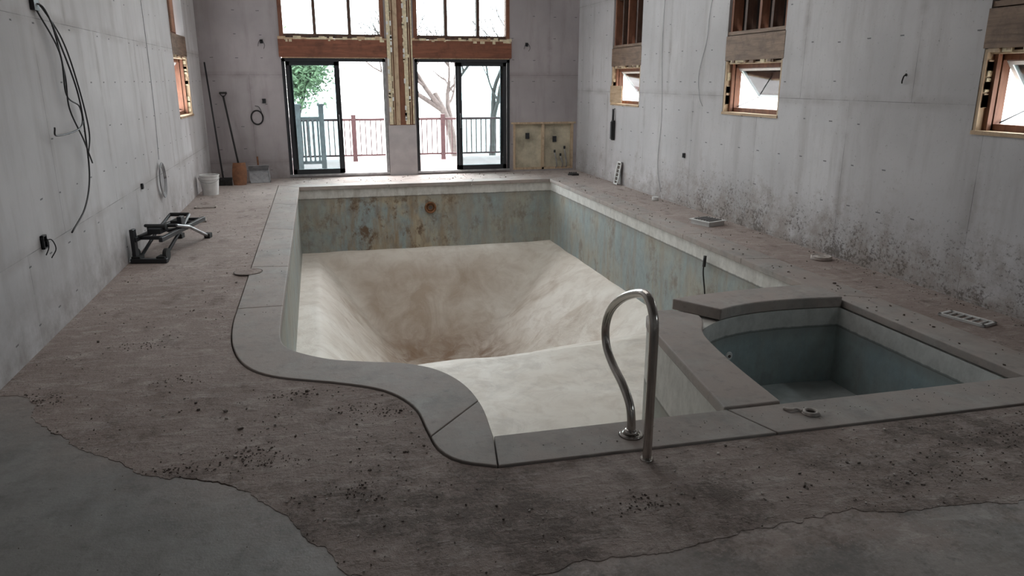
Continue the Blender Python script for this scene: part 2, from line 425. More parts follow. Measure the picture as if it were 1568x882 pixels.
# ------------------------------------------------------------------ pool plan
V2 = lambda *p: [Vector(q) for q in p]
in_curve = resample(spline(V2((-.35,5.8),(-.348,5.4),(-.336,5.01),(-.265,4.77),(-.04,4.54),(.196,4.425),(.431,4.335),(.611,4.177),(.724,3.92),(.762,3.6),(.742,3.24))), 61)
out_curve = resample(spline(V2((-.685,5.8),(-.68,5.4),(-.638,4.95),(-.532,4.56),(-.346,4.32),(.027,4.12),(.275,3.94),(.409,3.68),(.438,3.394),(.462,3.178),(.54,3.04),(.697,2.95))), 61)
IN_LEFT = [Vector((-.35,12.7))]+in_curve
OUT_LEFT = [Vector((-.685,13.03))]+out_curve
IN_CORN = V2((3.98,3.2),(3.98,12.7)); OUT_CORN = V2((4.31,2.88),(4.31,13.03))
POOL = IN_LEFT+IN_CORN
COPE_OUT = OUT_LEFT+OUT_CORN
Z_C = .010
root_pool = bpy.data.objects.new('swimming_pool', None); COL.objects.link(root_pool)
def cut(inner, outer, ts, gap=.003):
    d = [0]
    for a, b in zip(inner, inner[1:]): d.append(d[-1]+(b-a).length)
    T = [x/d[-1] for x in d]; Ltot = d[-1]
    def at(t):
        for i in range(len(T)-1):
            if t <= T[i+1]+1e-9:
                f = (t-T[i])/(T[i+1]-T[i]); return inner[i].lerp(inner[i+1], f), outer[i].lerp(outer[i+1], f)
        return inner[-1], outer[-1]
    segs = []
    for a, b in zip(ts, ts[1:]):
        g = gap/Ltot
        a2, b2 = a+g, b-g
        segs.append([at(a2)]+[at(t) for t in T if a2 < t < b2]+[at(b2)])
    return segs
mb = MB('pool_coping', [M_COPE])
for sgm in cut([Vector((-.35,12.7)),Vector((-.35,5.8))], [Vector((-.685,13.03)),Vector((-.685,5.8))], [0,.27,.54,.81,1]): mb.strip(sgm, -.05, Z_C)
for sgm in cut(in_curve, out_curve, [0,.86,1]): mb.strip(sgm, -.05, Z_C)
for sgm in cut(V2((.742,3.24),(3.98,3.2)), V2((.697,2.95),(4.31,2.88)), [0,.395,1]): mb.strip(sgm, -.05, Z_C)
for sgm in cut(V2((3.98,3.2),(3.98,12.7)), V2((4.31,2.88),(4.31,13.03)), [0,.19,.33,.46,.6,.74,.87,1]): mb.strip(sgm, -.05, Z_C)
for sgm in cut(V2((3.98,12.7),(-.35,12.7)), V2((4.31,13.03),(-.685,13.03)), [0,.33,.66,1]): mb.strip(sgm, -.05, Z_C)
mb.finish(bevel=.006, parent=root_pool)

# deck with ragged near edge
random.seed(3)
edge_ctrl = V2((XL,4.42),(-1.67,4.36),(-1.56,4.12),(-1.42,3.9),(-1.2,3.62),(-.93,3.375),(-.7,3.22),(-.535,3.12),(-.333,2.95),(-.2,2.72),(-.07,2.48),(0.02,2.34),(.3,2.24),(.728,2.19),(1.26,2.22),(1.856,2.25),(2.4,2.17),(3.2,2.1),(4.2,2.06),(XR,2.04))
edge = resample(spline(edge_ctrl, 6), 700)
edge = [Vector((p.x+.03*(noise.noise(Vector((p.x*7,p.y*7,1))))+.012*noise.noise(Vector((p.x*40,p.y*40,7))), p.y+.05*noise.noise(Vector((p.x*3,p.y*3,9)))+.022*noise.noise(Vector((p.x*18,p.y*18,4)))+.012*noise.noise(Vector((p.x*50,p.y*50,4))))) for p in edge]
edge[0].x = XL; edge[-1].x = XR
DECK_OUT = [Vector((XL,YF))]+edge+[Vector((XR,YF))]
HOLE = offset(COPE_OUT, .009)
mb = MB('floor_deck', [M_DECK]); sheet(mb, [DECK_OUT, HOLE], 0.0, 0, -.04); mb.finish(fix=False)
def gapw(p):
    """crack between old deck and new concrete: open only in places on the left"""
    k = max(0., noise.noise(Vector((p.x*2.6, p.y*2, 2)))+.10)
    return (.022*k-.004) if p.x < .1 else -.01
edge_n = [Vector((p.x, p.y-gapw(p))) for p in edge]
mb = MB('floor', [M_NEAR]); sheet(mb, [[Vector((XL,YB))]+edge_n+[Vector((XR,YB))]], -.002, 0, -.04); mb.finish(fix=False)
mb = MB('floor_subbase', [M_SOIL]); sheet(mb, [[Vector((XL,YB)),Vector((XL,YF)),Vector((XR,YF)),Vector((XR,YB))], offset(POOL, .06)], -.03, 0); mb.finish(fix=False)

# pool shell
PW = offset(POOL, .03)
mb = MB('pool_walls', [M_PWALL]); n = len(PW)
mb.add([(p.x,p.y,-.05) for p in PW]+[(p.x,p.y,-1.35) for p in PW], [(i,(i+1)%n,n+(i+1)%n,n+i) for i in range(n)])
mb.finish(parent=root_pool)
def smin(a, b, k=.06):
    h = max(k-abs(a-b), 0)/k; return min(a, b)-h*h*k*.25
def zfloor(x, y):
    wob = .05*noise.noise(Vector((x*1.1, y*.7, 3)))
    sl = (x+.12)/1.2; sr = (4.0-x)/1.8; sf = (12.62-y)/1.9; sn = (y-7.1-.125*(x-1.5))/2.8
    s = smin(smin(sl, sr), smin(sf, sn, .2))+wob
    s = max(0, min(1, s))
    a = math.atan2(y-10, x-1.6)
    fold = noise.noise(Vector((math.cos(a)*2.2, math.sin(a)*2.2, 1.2*s)))+.45*noise.noise(Vector((math.cos(a)*5, math.sin(a)*5, 4+s)))
    fold *= .5+.75*max(0, min(1, (x-1.2)/1.5))
    s2 = s*s*(3-2*s)*.4+s*.6
    return -1.12-1.3*s2+.11*fold*s*(1-s)*3+.014*noise.noise(Vector((x*2, y*2, 0)))+.03*max(0, (7.1-y)/4)
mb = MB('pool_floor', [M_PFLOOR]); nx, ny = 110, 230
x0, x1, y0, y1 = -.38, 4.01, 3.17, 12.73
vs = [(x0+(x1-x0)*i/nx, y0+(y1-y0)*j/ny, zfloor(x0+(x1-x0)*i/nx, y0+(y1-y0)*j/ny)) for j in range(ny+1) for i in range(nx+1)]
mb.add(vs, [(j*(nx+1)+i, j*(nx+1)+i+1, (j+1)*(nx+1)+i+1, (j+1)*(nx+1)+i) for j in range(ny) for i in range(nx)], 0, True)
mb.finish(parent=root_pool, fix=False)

mb = MB('pool_return_fitting', [M_RUST, M_SOIL])
c = (1.82, 12.70, -.42)
mb.ring(c, (0,1,0), .085, .018, m=0); mb.cyl((c[0],12.715,c[2]), (c[0],12.725,c[2]), .08, m=0); mb.cyl((c[0],12.700,c[2]), (c[0],12.722,c[2]), .045, m=1)
mb.ring((c[0],12.70,c[2]), (0,1,0), .045, .008, m=0)
mb.finish(parent=root_pool)
mb = MB('hanging_pool_hose', [M_CABLE])
mb.tube(spline([(3.97,7.02,-.16),(3.95,7.0,-.3),(3.98,6.98,-.6),(3.97,7.0,-.9),(3.93,7.02,-1.1)]), .008); mb.cyl((3.97,7.02,-.12),(3.96,7.01,-.24),.018)
mb.finish(parent=root_pool)

# ------------------------------------------------------------------ spa
S_in = resample(spline(V2((2.34,3.22),(2.38,3.7),(2.43,4.1),(2.50,4.42),(2.64,4.63),(2.86,4.78),(3.15,4.86),(3.5,4.88),(3.97,4.84))), 41)
S_out = resample(spline(V2((2.02,3.22),(2.10,3.8),(2.18,4.35),(2.25,4.74),(2.40,4.98),(2.64,5.10),(3.1,5.18),(3.6,5.21),(4.01,5.21))), 41)
root_spa = bpy.data.objects.new('hot_tub', None); COL.objects.link(root_spa)
mb = MB('spa_wall', [M_DIVW]); mb.strip(list(zip(S_in, S_out)), -1.3, -.06)
mb.finish(parent=root_spa)
inn = offset(S_in+V2((3.97,3.22)), -.02)
mb = MB('spa_liner', [M_SPAW, M_SPAF]); n = len(inn)
mb.add([(p.x,p.y,-.045) for p in inn]+[(p.x,p.y,-.70) for p in inn], [(i,(i+1)%n,n+(i+1)%n,n+i) for i in range(n)])
sheet(mb, [inn], -.67, 1)
mb.finish(parent=root_spa)
mb = MB('spa_coping', [M_COPE])
pr = list(zip([p+(q-p)*-.06 for p, q in zip(S_in, S_out)], [q+(q-p)*.02 for p, q in zip(S_in, S_out)]))
div = [(pr[0][0]+Vector((0,.025)), pr[0][1]+Vector((0,.025)))]+pr[1:20]
for k, sh in ((20,.03),(21,.09),(22,.22)):
    a_, b_ = pr[k]; div.append((a_.lerp(b_, sh), b_.lerp(a_, sh*1.3)))
mb.strip(div, -.06, Z_C+.002)
mb.strip(pr[24:41], -.045, Z_C+.035)
mb.finish(bevel=.01, parent=root_spa)
mb = MB('spa_jets', [M_WHITE, M_SOIL])
for p, d in (((2.98,4.80,-.36),(.25,-1,0)), ((3.935,3.75,-.33),(-1,0,0)), ((3.935,3.95,-.42),(-1,0,0)), ((2.47,4.1,-.4),(1,-.1,0))):
    p = Vector(p); d = Vector(d).normalized()
    mb.ring(p, d, .028, .008, m=0); mb.cyl(p-d*.01, p+d*.006, .024, m=0); mb.cyl(p, p+d*.012, .012, m=1)
mb.finish(parent=root_spa)
mb = MB('rail_escutcheon_ring', [M_LCHIP])
mb.ring((2.42,3.07,Z_C+.010),(0,0,1),.034,.009); mb.ring((2.42,3.07,Z_C+.004),(0,0,1),.042,.005)
mb.tube(spline([(2.31,3.15,Z_C+.008),(2.33,3.115,Z_C+.012),(2.37,3.12,Z_C+.010),(2.385,3.09,Z_C+.010)],5), .008, 8)
mb.finish()

# ------------------------------------------------------------------ grab rail
mb = MB('pool_grab_rail', [M_STEEL])
pf = [(2.85,-.02),(2.85,.2),(2.85,.45),(2.855,.64),(2.885,.72),(2.95,.765),(3.05,.75),(3.2,.69),(3.33,.61),(3.41,.53),(3.445,.44),(3.42,.35),(3.33,.285),(3.2,.23),(3.11,.165),(3.08,.08),(3.08,-.02)]
mb.tube(spline([(1.385+.02*(i/16), y, z) for i, (y, z) in enumerate(pf)], 10), .0215, 20)
mb.cyl((1.405,3.08,Z_C),(1.405,3.08,Z_C+.012),.062,.055,n=28); mb.cyl((1.405,3.08,Z_C+.012),(1.405,3.08,Z_C+.035),.045,.026,n=28)
mb.cyl((1.385,2.85,-.01),(1.385,2.85,.012),.034,.028,n=24)
mb.finish()

# ------------------------------------------------------------------ walls with openings
def wall(name, axis, pos, thick, u0, u1, z1, holes, mat):
    us = sorted({u0, u1, *[h_[0] for h_ in holes], *[h_[1] for h_ in holes]}); zs = sorted({-.06, z1, *[h_[2] for h_ in holes], *[h_[3] for h_ in holes]})
    solid = {}
    for i in range(len(us)-1):
        for j in range(len(zs)-1):
            cu, cz = (us[i]+us[i+1])/2, (zs[j]+zs[j+1])/2
            solid[i, j] = not any(a < cu < b and c_ < cz < d for a, b, c_, d in holes)
    mb = MB(name, [mat]); a0, a1 = pos, pos+thick
    P = (lambda u, a, z: (a, u, z)) if axis == 'y' else (lambda u, a, z: (u, a, z))
    for (i, j), s in solid.items():
        if not s: continue
        ua, ub, za, zb = us[i], us[i+1], zs[j], zs[j+1]
        for a in (a0, a1): mb.add([P(ua,a,za),P(ub,a,za),P(ub,a,zb),P(ua,a,zb)], [(0,1,2,3)])
        for di, dj, q in ((-1,0,((ua,za),(ua,zb))),(1,0,((ub,za),(ub,zb))),(0,-1,((ua,za),(ub,za))),(0,1,((ua,zb),(ub,zb)))):
            if not solid.get((i+di, j+dj), False):
                (p, r), (p2, r2) = q; mb.add([P(p,a0,r),P(p,a1,r),P(p2,a1,r2),P(p2,a0,r2)], [(0,1,2,3)])
    return mb.finish()
T = .2
RW = [(11.1,12.28), (7.37,8.56), (3.6,4.79), (-.2,1.0)]
Z_TOP = 3.9
wall('wall_right', 'y', XR, T, YB, YF+T, ZC, [(a,b,1.3,Z_TOP) for a, b in RW], M_WR)
LW = [(11.5,12.7)]
wall('wall_left', 'y', XL, -T, YB, YF+T, ZC, [(a,b,1.18,Z_TOP) for a, b in LW], M_WL)
FB = [(-.52,1.27), (1.79,3.57)]
wall('wall_far', 'x', YF, T, XL, XR, ZC, [(a,b,.03,4.6) for a, b in FB]+[(3.64,4.86,.03,.92)], M_WF)
wall('wall_back', 'x', YB, -T, XL, XR, ZC, [], M_WR)
mb = MB('ceiling', [M_CEIL]); mb.box((XL-T,YB-T,ZC),(XR+T,YF+T,ZC+.1)); mb.finish()

def side_window(idx, y0, y1, x, sgn, zb, zt, upper_open):
    """sgn: +1 outward is +x"""
    mb = MB('window_%d' % idx, [M_WOODLV, M_WOODV, M_WHITE, M_GLASS, M_WOODG, M_WOODD, M_DARK, M_WOODL, M_BLACK, M_FOAM])
    rnd = random.Random(100+idx)
    X = lambda d: x+sgn*d
    def bx(d0, d1, ya, yb, za, zb_, m): 
        a, b = sorted((X(d0), X(d1))); mb.box((a,ya,za),(b,yb,zb_), m)
    bx(.004,T-.004,y0+.001,y0+.03,zb,zt,0); bx(.004,T-.004,y1-.03,y1-.001,zb,zt,0)
    bx(-.012,T-.004,y0+.001,y1-.001,zb,zb+.03,7)
    bx(-.004,.05,y0-.01,y1+.012,zt+.005,zt+.29,4); bx(.052,.10,y0+.002,y1-.002,zt-.01,zt+.30,5)
    bx(.03,.13,y0+.001,y1-.001,zt-.035,zt-.012,0)
    for k in range(16):
        yy = rnd.uniform(y0+.03,y1-.1); bx(-.008+rnd.uniform(0,.02),.04,yy,yy+rnd.uniform(.03,.12),zt-rnd.uniform(.01,.03),zt+.006,rnd.choice((0,9,4)))
    for k in range(10):
        zz = rnd.uniform(zb+.05,zt-.12)
        bx(.02,.09,y1-.045,y1-.028,zz,zz+rnd.uniform(.03,.1),rnd.choice((0,9))); bx(.02,.09,y0+.028,y0+.045,zz,zz+rnd.uniform(.03,.1),9)
    bx(.06,.10,y0+.03,y0+.075,zb+.03,zt-.03,5); bx(.06,.10,y1-.075,y1-.03,zb+.03,zt-.03,1)
    f0, f1 = .11, .185; ya, yb, za, zc = y0+.03, y1-.03, zb+.03, zt-.035
    for q in ((ya,ya+.05,za,zc),(yb-.05,yb,za,zc),(ya,yb,za,za+.05),(ya,yb,zc-.045,zc)): bx(f0,f1,q[0],q[1],q[2],q[3],1)
    a, b, ang = ya+.05, yb-.05, math.radians(40)
    h_ = zc-.045-za-.05
    R = Matrix.Translation((X(.15),0,zc-.045)) @ Matrix.Rotation(-sgn*ang, 4, 'Y')
    w = .035
    for q in ((a,a+w,-h_,0),(b-w,b,-h_,0),(a,b,-h_,-h_+w),(a,b,-w,0)):
        mb.box((-.012,q[0],q[2]),(.012,q[1],q[3]), 2, R)
    mb.box((-.003,a+w,-h_+w),(.003,b-w,-w), 3, R)
    for yy in (a+.02, b-.02): mb.tube([R @ Vector((0,yy,-h_+.02)), (X(.15),yy,za+.06)], .006, 6, 8)
    zu = zt+.30; ym = (ya+yb)/2
    if upper_open:
        bx(f0,f1,ya,ya+.05,zu,Z_TOP,1); bx(f0,f1,yb-.05,yb,zu,Z_TOP,1); bx(f0,f1,ya,yb,zu,zu+.05,1); bx(f0,f1,ya,yb,Z_TOP-.05,Z_TOP,1); bx(f0,f1,ym-.025,ym+.025,zu,Z_TOP,1)
        bx(.145,.15,ya+.05,yb-.05,zu+.05,Z_TOP-.05,3)
    else:
        bx(T-.03,T-.005,y0,y1,zu,Z_TOP,6)
        k = 5
        for i in range(k):
            yy = y0+.02+(y1-y0-.09)*i/(k-1)+(rnd.uniform(-.04,.04) if 0 < i < k-1 else 0); bx(.02+rnd.uniform(0,.03),.15,yy,yy+.045,zu,Z_TOP,5 if i % 2 else 1)
        bx(.01,.12,y0,y1,zu,zu+.04,4); bx(.06,.14,y0,y1,zu+.75,zu+.80,5)
    return mb.finish()
for i, (a, b) in enumerate(RW): side_window(i+1, a, b, XR, 1, 1.3, 1.93, False)
side_window(5, LW[0][0], LW[0][1], XL, -1, 1.18, 2.05, True)

# far wall bays
for i, (a, b) in enumerate(FB):
    mb = MB('door_%d' % (i+1), [M_BLACK, M_GLASS, M_ZINC, M_WHITE])
    y0_, y1_ = YF-.01, YF+.11; z0, z1 = .031, 2.08
    mb.box((a+.002,y0_,z0),(a+.055,y1_,z1),0); mb.box((b-.055,y0_,z0),(b-.002,y1_,z1),0 if i == 1 else 2)
    mb.box((a+.002,y0_,z1-.055),(b-.002,y1_,z1),0); mb.box((a+.002,y0_-.02,z0),(b-.002,y1_,z0+.035),2)
    def sash(xa, xb, ya, m=0, w=.065):
        for q in ((xa,xa+w,z0+.035,z1-.055),(xb-w,xb,z0+.035,z1-.055),(xa,xb,z0+.035,z0+.035+w+.02),(xa,xb,z1-.055-w,z1-.055)):
            mb.box((q[0],ya,q[2]),(q[1],ya+.035,q[3]),m)
        mb.box((xa+w,ya+.014,z0+.05),(xb-w,ya+.02,z1-.1),1)
    if i == 0: sash(a+.06, a+.95, YF+.005); sash(a+.10, a+.98, YF+.055); hx = a+.92
    else: sash(b-.98, b-.06, YF+.005); sash(b-1.02, b-.10, YF+.055); hx = b-.95
    mb.tube(spline([(hx,YF+.0,.85),(hx,YF-.03,.88),(hx,YF-.03,1.08),(hx,YF+.0,1.11)],4), .01, 8, 0)
    mb.finish()
    mb = MB('header_beam', [M_WOODR, M_FOAM, M_WOODL]); mb.box((a-.03,YF-.035,2.10),(b+.03,YF+.1,2.40),0)
    mb.box((a+.01,YF-.02,2.083),(b-.01,YF+.1,2.10),2)
    random.seed(20+i); x = a-.03
    while x < b+.02:
        w = random.uniform(.03,.14); mb.box((x,YF-.045,2.395),(min(x+w,b+.03),YF+.08,2.41+random.uniform(.0,.045)), 1 if random.random() < .6 else 2); x += w
    for k in range(7):
        xx = random.uniform(a,b); mb.box((xx,YF-.042,2.385-random.uniform(.0,.05)),(xx+random.uniform(.03,.09),YF-.03,2.40),1)
    mb.finish()
    mb = MB('window_%d' % (6+i), [M_WOODV, M_GLASS, M_BLACK, M_WOODD]); z0, z1 = 2.46, 4.6
    mb.box((a+.002,YF-.01,z0-.04),(a+.07,YF+.12,z1),0); mb.box((b-.07,YF-.01,z0-.04),(b-.002,YF+.12,z1),0)
    mb.box((a+.07,YF+.01,z0-.04),(b-.07,YF+.12,z0+.03),3); mb.box((a+.07,YF+.01,z1-.05),(b-.07,YF+.12,z1),0)
    for k in (1,2):
        xm = a+(b-a)*k/3; mb.box((xm-.028,YF+.0,z0),(xm+.028,YF+.12,z1),3)
    mb.box((a+.07,YF+.03,3.5),(b-.07,YF+.1,3.56),3)
    mb.box((a+.07,YF+.06,z0+.03),(b-.07,YF+.066,z1-.05),1)
    mb.finish()
mb = MB('centre_post', [M_WOODV, M_FOAM, M_COND, M_WOODLV, M_WHITE])
mb.box((1.302,YF-.02,.9),(1.758,YF-.002,4.6),0)
mb.box((1.305,YF-.05,.93),(1.37,YF-.02,4.6),1); mb.box((1.60,YF-.05,.93),(1.67,YF-.02,4.6),1); mb.box((1.385,YF-.06,.93),(1.40,YF-.02,4.6),3); mb.box((1.69,YF-.06,.93),(1.705,YF-.02,4.6),3)
mb.box((1.42,YF-.035,.92),(1.50,YF-.02,4.6),3); mb.box((1.73,YF-.04,.93),(1.758,YF-.02,4.6),1)
mb.box((1.275,YF-.03,.0),(1.785,YF-.002,.915),2)
random.seed(5)
for k in range(90):
    z = random.uniform(.95,4.5); xx = random.choice((1.315,1.375,1.595,1.675)); mb.box((xx-.01,YF-.062,z),(xx+.02,YF-.045,z+random.uniform(.02,.09)),random.choice((1,4)))
mb.finish()
mb = MB('wall_recess_panel', [M_CREAM, M_WOODLV, M_BLACK, M_ZINC])
mb.box((3.642,YF+.06,.032),(4.858,YF+.08,.918),0)
for xx in (3.642, 4.22, 4.813): mb.box((xx,YF+.0,.032),(xx+.045,YF+.06,.918),1)
mb.box((3.687,YF+.0,.032),(4.813,YF+.055,.07),1); mb.box((3.60,YF-.012,.90),(4.90,YF+.06,.935),1)
for xx, zz in ((3.9,.62),(4.45,.55)): mb.box((xx,YF+.02,zz),(xx+.07,YF+.06,zz+.11),2)
for xx, zz in ((4.5,.35),(4.62,.28),(4.70,.42)):
    mb.tube(spline([(xx,YF+.04,.03),(xx+.02,YF-.03,.12),(xx-.02,YF+.0,zz)],5), .012, 8, 3); mb.cyl((xx-.02,YF+.0,zz),(xx-.02,YF+.0,zz+.05),.02,m=2)
mb.finish()

# ------------------------------------------------------------------ outside
mb = MB('patio_deck', [M_PATIO])
for k in range(24): mb.box((-3.5,YF+.22+k*.148,-.10),(7.,YF+.22+k*.148+.14,-.05))
mb.finish()
mb = MB('patio_railing', [M_RAIL]); yr = 17.2
mb.box((-3.2,yr-.03,.84),(6.8,yr+.03,.89)); mb.box((-3.2,yr-.02,.06),(6.8,yr+.02,.10))
x = -3.2
while x < 6.8: mb.box((x-.011,yr-.011,.08),(x+.011,yr+.011,.86)); x += .115
for xx in (-3.2,-1.2,.8,2.8,4.8,6.8): mb.box((xx-.05,yr-.05,-.05),(xx+.05,yr+.05,.97))
mb.finish()
mb = MB('patio_gate', [M_GATE]); yg = 15.6
for xx in (-.35,.1): mb.box((xx-.05,yg-.05,-.05),(xx+.05,yg+.05,1.22)); mb.box((xx-.07,yg-.07,1.22),(xx+.07,yg+.07,1.26))
for zz in (.08,.95): mb.box((-.35,yg-.02,zz),(.1,yg+.02,zz+.06))
for k in range(4): mb.box((-.27+k*.09,yg-.012,.1),(-.23+k*.09,yg+.012,.98))
mb.box((-1.6,yg-.02,.95),(-.35,yg+.02,1.0)); mb.box((-1.6,yg-.02,.08),(-.35,yg+.02,.12))
for k in range(12): mb.box((-1.55+k*.1,yg-.012,.1),(-1.52+k*.1,yg+.012,.96))
mb.finish()
mb = MB('outside_ground', [M_GROUND]); mb.box((-60,YF+.22,-.7),(70,90,-.6)); mb.box((XR+.22,-20,-.7),(70,YF+.22,-.6)); mb.finish()
def tree(name, base, h, seed, leaves=0, spread=.55, rad=.016, lean=(.1,0,1)):
    rnd = random.Random(seed); mb = MB(name, [M_BARK, M_LEAF])
    tips = []
    def br(p, d, L, r, lv):
        pts = [p]; 
        for k in range(4):
            d = (d+Vector((rnd.uniform(-.2,.2), rnd.uniform(-.2,.2), rnd.uniform(-.05,.15)))).normalized(); pts.append(pts[-1]+d*L/4)
        mb.tube(pts, r, 6 if lv < 2 else 4, 0, r*.6); tips.append(pts[-1])
        if lv < 5:
            for k in range(3 if lv < 4 else 2):
                nd = (d+Vector((rnd.uniform(-1,1), rnd.uniform(-1,1), rnd.uniform(-.2,.6)))*spread*1.3).normalized()
                br(pts[rnd.choice((2,3,4))], nd, L*rnd.uniform(.6,.82), r*.58, lv+1)
    br(Vector(base), Vector(lean).normalized(), h*.3, h*rad, 0)
    for k in range(leaves):
        p = rnd.choice(tips)+Vector([rnd.gauss(0,.35) for _ in range(3)]); a = Vector([rnd.uniform(-1,1) for _ in range(3)]).normalized(); b = a.orthogonal().normalized()
        s_ = rnd.uniform(.06,.16); mb.add([p, p+a*s_+b*s_*.4, p+a*s_*2, p+a*s_-b*s_*.4], [(0,1,2,3)], 1)
    return mb.finish(fix=False)
tree('bare_tree', (3.75,20.5,-.6), 7.0, 3, 0, .75, .020, (-.1,0,1))
tree('bare_tree', (5.3,23.0,-.6), 6.5, 17, 0, .75, .017)
tree('leafy_tree', (-.8,33,-.6), 4.2, 5, 3200)
tree('leafy_tree', (11.5,12.5,-.6), 7, 11, 3000)
tree('leafy_tree', (10.5,6.0,-.6), 7, 12, 3000)
tree('leafy_tree', (9.5,18.5,-.6), 7, 14, 2500)

# ------------------------------------------------------------------ loose objects
mb = MB('folded_saw_stand', [M_BLACK, M_RUBBER, M_ZINC])
A = Matrix.Translation((-1.53,8.25,0)) @ Matrix.Rotation(math.radians(-12), 4, 'Z') @ Matrix.Scale(.9, 4)
P = lambda x, y, z: A @ Vector((x, y, z))
for xx in (-.14,.14):
    mb.box((xx-.02,-.68,.22),(xx+.02,.62,.27),0,A)
for yy in (-.55,-.1,.35,.58): mb.box((-.15,yy-.02,.225),(.15,yy+.02,.262),0,A)
for s_ in (-1,1):
    mb.tube([P(s_*.13,-.62,.03),P(s_*.13,-.1,.24),P(s_*.11,.25,.36)],.017,10,0)
    mb.tube([P(s_*.17,.60,.03),P(s_*.17,.05,.25),P(s_*.17,-.30,.33)],.017,10,2 if s_ > 0 else 0)
    mb.box((s_*.13-.045,-.72,.0),(s_*.13+.045,-.60,.07),1,A); mb.box((s_*.17-.035,.57,.0),(s_*.17+.035,.67,.06),1,A)
    mb.cyl(P(s_*.16-.02,-.62,.075),P(s_*.16+.02,-.62,.075),.06,n=20,m=1)
mb.tube([P(-.17,-.30,.33),P(.17,-.30,.33)],.017,10,0); mb.tube([P(-.11,.25,.36),P(.11,.25,.36)],.02,10,1)
mb.box((-.18,-.74,.0),(.2,-.68,.05),0,A); mb.box((-.07,-.5,.27),(.07,-.28,.33),0,A); mb.box((-.06,.1,.27),(.08,.3,.31),1,A)
mb.cyl(P(-.1,-.4,.33),P(.1,-.4,.33),.03,n=14,m=1); mb.box((-.17,-.70,.05),(-.13,-.62,.36),0,A); mb.box((.12,-.15,.27),(.17,-.05,.40),0,A)
mb.tube([P(-.13,-.6,.27),P(.13,-.1,.27)],.012,8,1); mb.tube([P(.13,.0,.27),P(-.13,.5,.27)],.012,8,1)
mb.finish(bevel=.004)
mb = MB('white_bucket', [M_WHITE, M_ZINC, M_COND]); c = Vector((-1.66,12.25,.0)); n = 28
mb.cyl(c, c+Vector((0,0,.30)), .115, .145, n=n, cap=False); mb.cyl(c+Vector((0,0,.004)), c+Vector((0,0,.008)), .114, n=n)
mb.cyl(c+Vector((0,0,.02)), c+Vector((0,0,.299)), .110, .139, n=n, cap=False, m=0); mb.cyl(c+Vector((0,0,.2)), c+Vector((0,0,.205)), .127, n=n, m=2)
mb.ring(c+Vector((0,0,.30)), (0,0,1), .143, .008, m=0); mb.ring(c+Vector((0,0,.25)), (0,0,1), .143, .006, m=0)
mb.tube([c+Vector((.15*math.cos(t), -.04-.10*math.sin(t), .27-.08*math.sin(t))) for t in [math.pi*k/14 for k in range(15)]], .004, 6, 1)
mb.finish()
mb = MB('leaning_broom', [M_RUBBER, M_CABLE]); mb.cyl((-1.58,13.29,.12),(-1.76,13.9,2.0),.014,m=1)
mb.box((-1.70,13.25,.09),(-1.44,13.33,.13),0)
for k in range(14): mb.box((-1.695+k*.0185,13.255,.0),(-1.685+k*.0185,13.325,.09),0)
mb.finish()
mb = MB('leaning_shovel', [M_ORANGE, M_ZINC, M_RUBBER]); mb.cyl((-1.33,13.45,.32),(-1.52,13.93,1.45),.016,m=2)
mb.tube([(-1.58,13.95,1.50),(-1.46,13.95,1.50)],.016,10,2); mb.tube([(-1.58,13.95,1.50),(-1.52,13.93,1.42),(-1.46,13.95,1.50)],.010,8,2)
vs = []; fs = []
for j in range(7):
    t = j/6; zc = .36-.36*t; yc = 13.43-.16*t; w = .10+.02*math.sin(math.pi*t)
    for i in range(7): u = i/6*2-1; vs.append((-1.32+u*w, yc-.03+.04*u*u, zc))
for j in range(6):
    for i in range(6): fs.append((j*7+i, j*7+i+1, (j+1)*7+i+1, (j+1)*7+i))
mb.add(vs, fs, 0, True); mb.finish()
mb = MB('metal_dustpan', [M_ZINC, M_ORANGE])
B = Matrix.Translation((-1.02,13.6,.10)) @ Matrix.Rotation(math.radians(8), 4, 'Z') @ Matrix.Rotation(math.radians(42), 4, 'X')
mb.box((-.17,-.15,0),(.17,.15,.008),0,B); mb.box((-.17,.14,0),(.17,.15,.12),0,B); mb.box((-.17,-.15,0),(-.16,.15,.06),0,B); mb.box((.16,-.15,0),(.17,.15,.06),0,B)
mb.cyl(B @ Vector((0,.15,.05)), B @ Vector((0,.32,.15)), .015, m=1); mb.finish()

def register(name, c, sx, sy, rot=0, M=None, mats=None, n=7, h_=.018):
    mb = MB(name, mats or [M_WHITE, M_SOIL])
    R = M if M is not None else Matrix.Translation(c) @ Matrix.Rotation(rot, 4, 'Z')
    mb.box((-sx/2,-sy/2,0),(sx/2,-sy/2+.02,h_),0,R); mb.box((-sx/2,sy/2-.02,0),(sx/2,sy/2,h_),0,R)
    mb.box((-sx/2,-sy/2,0),(-sx/2+.02,sy/2,h_),0,R); mb.box((sx/2-.02,-sy/2,0),(sx/2,sy/2,h_),0,R)
    mb.box((-sx/2+.01,-sy/2+.01,.0),(sx/2-.01,sy/2-.01,.004),1,R)
    for k in range(1, n+1):
        yy = -sy/2+sy*k/(n+1); mb.box((-sx/2+.015,yy-.004,.003),(sx/2-.015,yy+.004,h_-.002),0,R)
    return mb.finish()
register('floor_register', (-1.56,9.83,.001), .28, .14, .1, mats=[M_LCHIP, M_SOIL])
register('floor_register', (-1.57,10.96,.001), .28, .14, .0, mats=[M_LCHIP, M_SOIL])
register('vent_grille', (4.55,4.19,.002), .16, .34, .25, mats=[M_WHITE, M_DECK], n=5)
register('wall_vent_grille', (0,0,0), .16, .38, M=Matrix.Translation((4.875,11.7,.2)) @ Matrix.Rotation(math.radians(-80), 4, 'Y') @ Matrix.Rotation(math.radians(90), 4, 'Z'), mats=[M_WHITE, M_SOIL], n=5)
